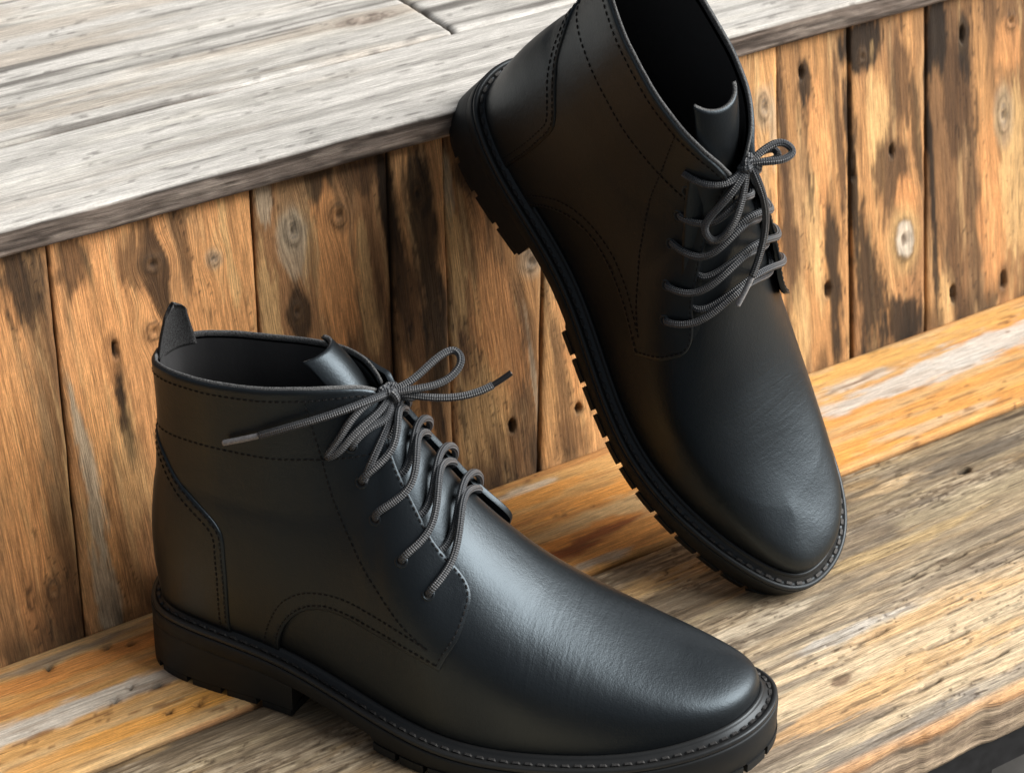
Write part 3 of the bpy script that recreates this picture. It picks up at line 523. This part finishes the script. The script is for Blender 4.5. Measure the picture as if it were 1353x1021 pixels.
def build_boot(label, right_foot, R, O, bend, bow):
    root = empty('boot'); tag(root, label, 'boot', None)
    m4 = np.eye(4); m4[:3, :3] = R; m4[:3, 3] = np.asarray(O) * .01; root.matrix_world = Matrix(m4.tolist())
    flip = np.array([1, -1, 1]) if right_foot else np.array([1, 1, 1])
    def fin(P): return (lean(P, *bend) if bend else np.asarray(P, float)) * flip
    def part(name, V, F, m, parent=root, **k): return obj(name, fin(V), F, m, parent, **k)
    # --- vamp with the toe, one sheet over the last
    a = np.linspace(.25, .9985, 250); k = 46
    tm = np.interp(a, [.25, .40, .47], [.42, .9, 1]); u = np.sin(np.linspace(0, np.pi / 2, k)) * .35 + np.linspace(0, 1, k) * .65
    A = np.repeat(a[:, None], k, 1); T = tm[:, None] * u[None]; lat = pos(A, T); med = pos(-A, T)[:, ::-1]
    G = np.concatenate([lat, med[:, 1:]], 1); G[:, k - 1] = np.where((a >= .47)[:, None], (lat[:, -1] + med[:, 0]) / 2, lat[:, -1]); w = 2 * k - 1
    F = [f for f in gridf(len(a), w) if not ((f[0] % w) == k - 1 and a[f[0] // w] < .47)]; G[-1, :k] = (G[-1, :k] + G[-1, ::-1][:k]) / 2; G[-1, k:] = G[-1, :k - 1][::-1]
    sm_ = sstep(.62, .74, a)[:, None] * sstep(.02, .25, np.r_[u, u[::-1][1:]])[None]     # ease the toe cap into one round dome
    for it in range(320):
        nx = np.concatenate([G[1:], G[-2:-1, ::-1]], 0); pv = np.concatenate([G[:1], G[:-1]], 0); lf = np.concatenate([G[:, :1], G[:, :-1]], 1); rt = np.concatenate([G[:, 1:], G[:, -1:]], 1); G = G + ((.5, .5) if it < 90 else (.5, -.51))[it % 2] * sm_[..., None] * ((nx + pv + lf + rt) / 4 - G)
    G[-1, :k] = (G[-1, :k] + G[-1, ::-1][:k]) / 2; G[-1, k:] = G[-1, :k - 1][::-1]
    part('vamp', G.reshape(-1, 3), F, LEATHER, weld=True)
    # --- quarters, heel counter
    vis = 1 if right_foot else -1
    for sg in (1, -1):
        bottom = np.stack([np.linspace(0, .263, 40), np.zeros(40)], 1); top = np.stack([np.linspace(.424, 0, 50), np.ones(50)], 1); back = np.stack([np.zeros(30), np.linspace(1, 0, 30)], 1)
        poly = np.vstack([bottom, ARC[1:], FRONT[1:], top[1:], back[1:-1]]) * [sg, 1]; V, F = panel_geo(poly, -.02, .25, bev=.04, lift=(.10 if sg == vis else .42)); q = part('quarter', V, F, LEATHER)
        for row, off, inner in ((ARC, .255, .012), (ARC2, .255, 0), (VERT, .255, 0), (BAND, .255, 0), (RIM, .255, 0), (FRONT, .255, .015)):
            r = row.copy()
            if inner:                                # the row runs just inside the cut edge
                d = np.gradient(r * [36, 11], axis=0); d /= np.linalg.norm(d, axis=1)[:, None]; r = r + np.stack([-d[:, 1], d[:, 0]], 1) * .16 / np.array([36, 11])
            r[:, 1] = np.clip(r[:, 1], 0, .99); fd = np.array([np.min(np.hypot(*((FRONT[28:] - p) * [36, 11]).T)) for p in r]); P = pos(sg * r[:, 0], r[:, 1], off + (.10 if sg == vis else .42) * np.exp(-(fd / .75)**1.3)); g = dashes(P, normal(sg * r[:, 0], r[:, 1]), .30, .21, .062, .03)
            tag(part('stitching', g.V(), g.f, THREAD, q, smooth=False, recalc=False), kind='stuff')
        for (es, et) in EYES:
            c = pos(sg * es, et, .26); n = normal(sg * es, et); e1 = np.cross(n, [0, 0, 1.0]); e1 /= np.linalg.norm(e1); e2 = np.cross(n, e1); th = np.linspace(0, 2 * np.pi, 18, endpoint=False)
            rg = lambda r, h: c + (e1 * np.cos(th)[:, None] + e2 * np.sin(th)[:, None]) * r + n * h
            V = np.vstack([rg(.31, -.03), rg(.27, .03), rg(.21, .03), rg(.19, .005)]); F = [(j * 18 + i, j * 18 + (i + 1) % 18, (j + 1) * 18 + (i + 1) % 18, (j + 1) * 18 + i) for j in range(3) for i in range(18)] + [tuple(range(54, 72))]
            part('eyelet', V, F, None, q, mats=[LEATHER, HOLE], fmat=[0] * 54 + [1], recalc=False)
    cpoly = np.vstack([COUNTER, np.stack([np.linspace(.194, -.194, 50), np.zeros(50)], 1)[1:-1], (COUNTER * [-1, 1])[::-1][:-1]])
    V, F = panel_geo(cpoly, .2, .33, bev=.04); cnt = part('heel_counter', V, F, LEATHER)
    for sg in (1, -1):
        for k_, dd in enumerate((.16, .50)):
            r = COUNTER[3:-1].copy(); d = np.gradient(r * [36, 11], axis=0); d /= np.linalg.norm(d, axis=1)[:, None]; r = r + np.stack([d[:, 1], -d[:, 0]], 1) * dd / np.array([36, 11]); r = r[(r[:, 0] > .01) & (r[:, 1] > .01)]
            P = pos(sg * r[:, 0], r[:, 1], np.full(len(r), .335)); g = dashes(P, normal(sg * r[:, 0], r[:, 1]), .30, .21, .062, .03); tag(part('stitching', g.V(), g.f, THREAD, cnt, smooth=False, recalc=False), kind='stuff')
    # --- lining, insole, raw collar edge
    s = np.linspace(-.445, .445, 150); t = np.linspace(.28, .985, 40); SS, TT = np.meshgrid(s, t, indexing='ij'); part('lining', pos(SS, TT, np.full(SS.shape, -.13)).reshape(-1, 3), gridf(150, 40), LINING, recalc=False)
    s = np.linspace(0, .8, 40); x = np.stack([pos(s, .2, np.full(40, -.1)), pos(-s, .2, np.full(40, -.1))], 1); x[..., 2] = zwelt(x[..., 0]) + 1.0; part('insole', x.reshape(-1, 3), gridf(40, 2), LINING, recalc=False)
    s = np.linspace(-.432, .432, 260); P = pos(s, np.full(260, .992), np.full(260, .06)); P[:, 2] += .05 + .025 * (fbm(s * 60, s * 0, 3) - .5); V, F, uv = tube(P, .175, 10, True, .5); part('collar_edge', V, F, SUEDE)
    # --- tongue
    q = np.linspace(0, 1, 50); cx = cspline([0, .3, .55, .75, .9, 1], [17.4, 14.6, 12.35, 11.0, 10.1, 9.4], q); cz = cspline([0, .3, .55, .75, .9, 1], [9.3, 12.1, 14.6, 16.3, 17.5, 18.15], q)
    hw = np.interp(q, [0, .5, 1], [1.25, 1.2, 1.15]); w_ = np.linspace(-1, 1, 25); top = np.zeros((50, 25, 3)); Rr = np.interp(q, [0, .5, .8, 1], [2.6, 2.0, 1.5, 1.45]); th = hw[:, None] * w_[None]
    top[..., 0] = cx[:, None] - Rr[:, None] * (1 - np.cos(th)) * np.interp(q, [0, .6, 1], [.7, .9, .95])[:, None]; top[..., 1] = Rr[:, None] * np.sin(th); top[..., 2] = cz[:, None] - .35 * Rr[:, None] * (1 - np.cos(th))
    du = np.gradient(top, axis=0); dv = np.gradient(top, axis=1); nn = np.cross(du, dv); nn /= np.linalg.norm(nn, axis=-1)[..., None] + 1e-9; nn *= -np.sign(nn[20, 12, 0]) * -1
    V = np.vstack([(top + nn * -.06).reshape(-1, 3), (top - nn * .26).reshape(-1, 3)]); F1 = gridf(50, 25); F2 = gridf(50, 25, 1250); ix = np.arange(1250).reshape(50, 25); lp = np.r_[ix[:, 0], ix[-1, 1:], ix[-2::-1, -1], ix[0, -2:0:-1]]
    F3 = [(lp[i], lp[(i + 1) % len(lp)], lp[(i + 1) % len(lp)] + 1250, lp[i] + 1250) for i in range(len(lp))]
    part('tongue', V, F1 + F2 + F3, None, mats=[LEATHER, SUEDE], fmat=[0] * (len(F1) + len(F2)) + [1] * len(F3))
    # --- pull tab at the heel: a bent strap, raw on its inner face
    q = 1 - (1 - np.linspace(0, 1, 26))**1.5; s_ = np.linspace(-1, 1, 17); base = pos(s_ * .066 - .040, np.full(17, .965), np.full(17, .10)); hw = np.interp(q, [0, .2, .5, .75, 1], [1, .93, .76, .6, .5]) * np.sqrt(np.clip(1 - np.clip((q - .8) / .2, 0, 1)**2.2, .001, 1))
    cen = base.mean(0); outp = cen + (base[None] - cen) * hw[:, None, None]; outp[..., 2] = base[None, :, 2] + 2.75 * q[:, None] - .2 * q[:, None] * s_[None]**2; outp[..., 0] += .35 * q[:, None]**1.5; outp[..., 1] += .25 * q[:, None]
    inp = outp + np.array([.20, .16, .03]); V = np.vstack([outp.reshape(-1, 3), inp.reshape(-1, 3)]); n0 = 26 * 17; F1 = gridf(26, 17); F2 = gridf(26, 17, n0); ix = np.arange(n0).reshape(26, 17); lp = np.r_[ix[:, 0], ix[-1, 1:], ix[-2::-1, -1], ix[0, -2:0:-1]]
    F3 = [(lp[i], lp[(i + 1) % len(lp)], lp[(i + 1) % len(lp)] + n0, lp[i] + n0) for i in range(len(lp))]
    part('pull_tab', V, F1 + F2 + F3, None, mats=[LEATHER, TAB], fmat=[0] * len(F1) + [1] * (len(F2) + len(F3)))
    # --- welt with its stitches
    prof = [(.09, -.29), (.05, -.24), (.05, -.08), (.10, -.02), (.25, 0), (.29, -.07), (.48, -.07), (.52, 0), (.64, .01), (.68, .11), (.74, .20), (.83, .22), (.93, .13), (.96, -.29)]
    s, V = ring(prof); n, k = V.shape[:2]; F = gridf(n, k, 0, True) + [(i * k + k - 1, ((i + 1) % n) * k + k - 1, ((i + 1) % n) * k, i * k) for i in range(n)]
    wl_ = part('welt', V.reshape(-1, 3), F, WELT); s = np.linspace(-1, 1, 900); o = outline(s, .385); P = np.c_[o, zwelt(outline(s)[:, 0]) - .055]; g = dashes(P, np.tile([0, 0, 1.0], (900, 1)), .56, .42, .15, .075)
    tag(part('stitching', g.V(), g.f, THREAD2, wl_, smooth=False, recalc=False), kind='stuff')
    # --- outsole, heel block, lugs
    prof = [(.99, -.31), (.07, -.31), (.02, -.34), (0, -.40), (0, 0), (.05, 0), (.3, 0)]
    s, V = ring(prof, 420, {4: lambda x: z_base(x) + .06, 5: z_base, 6: z_base}); n, k = V.shape[:2]; F = gridf(n, k, 0, True)
    for j in (0, k - 1): F += [(i * k + j, (i + 1) * k + j, ((n - i - 1) % n) * k + j, ((n - i) % n) * k + j) for i in range(1, n // 2)] 
    F = [f for f in F if len(set(f)) == 4]
    out = part('outsole', V.reshape(-1, 3), F, RUBBER)
    sv = np.linspace(-.5, .5, 3000); hx = outline(sv)[:, 0]; sl_, sh_ = sv[(hx < 8.3)][0], sv[(hx < 8.3)][-1]
    s = np.linspace(sl_, sh_, 110); o = outline(s, .0); n = len(s); zt = z_base(o[:, 0]) + .02; rows = []
    for d, z in ((.02, zt), (0.0, zt - .1), (-.05, np.full(n, .50)), (-.05, np.full(n, .42)), (0.0, np.full(n, .38))): rows.append(np.c_[outline(s, d), z])
    V = np.stack(rows, 0); F = [(j * n + i, j * n + (i + 1) % n, (j + 1) * n + (i + 1) % n, (j + 1) * n + i) for j in range(4) for i in range(n)] + [tuple(range(4 * n, 5 * n)), tuple(range(n))]
    heel = part('heel', V.reshape(-1, 3), F, RUBBER, smooth=False)
    fine = np.linspace(-1, 1, 6001); fo = outline(fine); FL = np.r_[0, np.cumsum(np.linalg.norm(np.diff(fo, axis=0), axis=1))]; total = FL[-1]; hc = FL[3000]
    def lug(c, length, depth, h, par, zf, d0):
        ss = np.interp(np.linspace(c - length / 2, c + length / 2, 6), FL, fine); oo, oi, b = outline(ss, d0), outline(ss, depth), outline(ss); z0 = zf(b[:, 0])
        V = np.vstack([np.c_[oo, z0 + h], np.c_[oo, z0 + .05], np.c_[outline(ss, d0 + .05), z0], np.c_[oi, z0], np.c_[oi, z0 + h]]); F = [(j * 6 + i, j * 6 + i + 1, ((j + 1) % 5) * 6 + i + 1, ((j + 1) % 5) * 6 + i) for j in range(5) for i in range(5)] + [tuple(j * 6 for j in range(5)), tuple(j * 6 + 5 for j in range(5))]
        part('lug', V, F, RUBBER, par, smooth=False)
    pitch_ = 1.92; c = hc - pitch_ * 5.0
    for i in range(-5, 6):
        c = hc + i * pitch_
        x_ = np.interp(c, FL, fo[:, 0])
        if x_ < 7.6: lug(c, pitch_ - .34, 1.7, .40, heel, lambda x: x * 0, -.05)
    c = 0.0; step = total / round(total / 1.5)
    for i in range(int(round(total / step))):
        c = i * step + step * .5; x_ = np.interp(c, FL, fo[:, 0])
        if x_ > 12.6: lug(c, step - .25, 2.0, LUG + .02, out, z_bottom, -.05)
    V, F = [], []
    # --- laces
    RL = .175
    def lace(pts, name='lace', par=root, r=RL, m=CORD, n=90, raw=False):
        P = cordline(pts, n); V, F, uv = tube((P if raw else fin(P)) if raw else fin(P), r, 12); return obj(name, V, F, m, par, uv=uv)
    vis = 1 if right_foot else -1
    for sg in (1, -1):
        lift = .0 if sg == vis else .18
        for i in range(1, 5):
            near = sg == vis; e = np.array(EYES[i]); row = lambda r: np.array([np.interp(r, range(5), [p[0] for p in EDGE]), np.interp(r, range(5), [p[1] for p in EDGE])])
            if not near and not right_foot and i == 1: continue
            f = row(i - .12) if near else row(i - .5); g_ = row(i - .38) if near else row(i - .42); sm = (f[0] + g_[0]) / 2
            c1 = e * .9 + f * .1; Fp = pos(sg * f[0], f[1], .46 if near else .78); Hp = pos(-sg * (g_[0] + .003), g_[1] + .03, .24 if near else .06); Mp = (Fp + Hp) / 2 + [.05, 0, .08]; Mp[2] = max(Mp[2], surf(sg * sm, 1.0)[2] + (.26 if near else .2))
            pts = [pos(sg * e[0], e[1], .08), pos(sg * c1[0], c1[1], .35), Fp, Mp, Hp, pos(-sg * (g_[0] - .02), g_[1] - .06, .04 if near else -.16)]
            lace(pts)
    K = np.asarray(bow['knot'], float)
    def bl(P): return np.asarray(P, float) * flip           # bow points are given in the boot's final shape
    if bow.get('top'):
        for sg in (1, -1):
            e, f = EYES[0], EDGE[0]; lace([K, pos(sg * f[0], f[1], .42), pos(sg * (e[0] + f[0]) / 2, (e[1] + f[1]) / 2, .44), pos(sg * e[0] + sg * .002, e[1] + .01, .38), pos(sg * e[0], e[1], .1)])
    for path in bow['ties']: V, F, uv = tube(bl(cordline(path, 70)), RL, 12); obj('lace', V, F, CORD, root, uv=uv)
    for path in bow['loops']: V, F, uv = tube(bl(cordline(path, 110)), RL, 12); obj('lace', V, F, CORD, root, uv=uv)
    for r_, ax in ((.40, 0), (.34, 1)):
        c = knot_curve(K * 0, r_, 90); c = c[:, [0, 1, 2]] if ax == 0 else c[:, [2, 0, 1]]; V, F, uv = tube(bl(c + K), RL * .98, 12, False); obj('knot', V, F, CORD, root, uv=uv)
    for path, split, am in bow['ends']:
        P = cordline(path, 120); L = np.r_[0, np.cumsum(np.linalg.norm(np.diff(P, axis=0), axis=1))]; cut = np.searchsorted(L, L[-1] - split)
        V, F, uv = tube(bl(P[:cut + 1]), RL, 12); lo = obj('lace', V, F, CORD, root, uv=uv); V, F, uv = tube(bl(P[cut:]), RL * .78, 12); obj('aglet', V, F, am, lo, uv=uv)
    return root
RA = np.array([[0.6427876, 0.7660444, 0], [-0.7660444, 0.6427876, 0], [0, 0, 1.0]])
BOW_A = dict(top=True, knot=(12.25, .3, 16.35),
    ties=[[(12.2, .32, 16.2), (12.38, .73, 15.53), (12.31, 1.54, 14.85), (11.99, 2.38, 13.81), (11.74, 2.6, 13.05)], [(12.3, .1, 16.2), (12.9, -.6, 15.7), (12.7, -1.5, 15.3), (12.1, -2.1, 14.4)]],
    loops=[[(12.2, .3, 16.42), (13.07, -.35, 16.82), (13.97, -1.36, 17.57), (14.58, -1.78, 17.74), (14.95, -1.49, 17.51), (14.76, -.89, 17.04), (14.12, -.37, 16.72), (13.2, .03, 16.55), (12.33, .29, 16.36)],
           [(12.24, .41, 16.41), (11.59, 1.36, 16.32), (10.96, 2.08, 15.64), (10.42, 2.44, 14.65), (10.12, 2.62, 14.05), (10.42, 2.6, 14.2), (11.24, 2.12, 15.17), (12.02, 1.12, 15.85), (12.23, .4, 16.25)]],
    ends=[([(12.21, .15, 16.25), (13.18, 0, 16.22), (14.66, -.31, 16.19), (15.89, -.82, 16.39), (16.63, -1.26, 16.73), (17.22, -1.7, 17.13)], 1.0, AGLETB),
          ([(12.23, .39, 16.44), (11.7, 1.37, 16.52), (10.05, 2.49, 16.05), (8.2, 2.93, 15.33), (7.08, 3.0, 14.82), (5.26, 2.9, 14.02)], 2.0, AGLET)])
build_boot('black leather lace-up ankle boot standing flat on the bench seat, one lace end trailing back', True, RA, (-8.9753, 12.3444, -.05), 0, BOW_A)
RB = np.array([[0.21246, 0.97465, -0.06253], [-0.65498, 0.09483, -0.75037], [-0.725, 0.20116, 0.65853]])
BOW_B = dict(knot=(10.9, .72, 16.62),
    ties=[[(10.8, .7, 16.56), (11.07, -.45, 16.3), (10.49, -1.34, 15.8), (9.62, -1.7, 15.44)], [(10.9, .8, 16.5), (11.3, 1.4, 15.9), (10.9, 1.9, 15.4)]],
    loops=[[(10.82, .78, 16.7), (10.67, 1.69, 17.1), (10.91, 2.41, 17.31), (11.4, 2.52, 17.36), (11.5, 1.94, 17.33), (11.17, 1.2, 17.11), (10.88, .7, 16.77)],
           [(10.82, .95, 16.45), (10.7, 1.68, 16.55), (10.93, 2.22, 16.68), (11.23, 2.13, 16.75), (11.07, 1.35, 16.63)],
           [(10.84, .7, 16.67), (11.5, -.5, 16.2), (11.85, -1.3, 15.2), (12.3, -1.7, 14.4), (12.9, -1.5, 14.2), (12.9, -1.0, 14.9), (12.0, -.1, 15.9), (10.86, .56, 16.71)]],
    ends=[([(10.88, .7, 16.77), (12.1, .75, 16.3), (13.8, 1.0, 14.3), (15.2, .2, 12.7), (16.05, -.62, 11.45)], 1.7, AGLET)])
build_boot('black leather lace-up ankle boot tilted toe-down, its heel propped on the ledge', False, RB, (13.6531, 19.0978, 21.0681), (.006, .15), BOW_B)
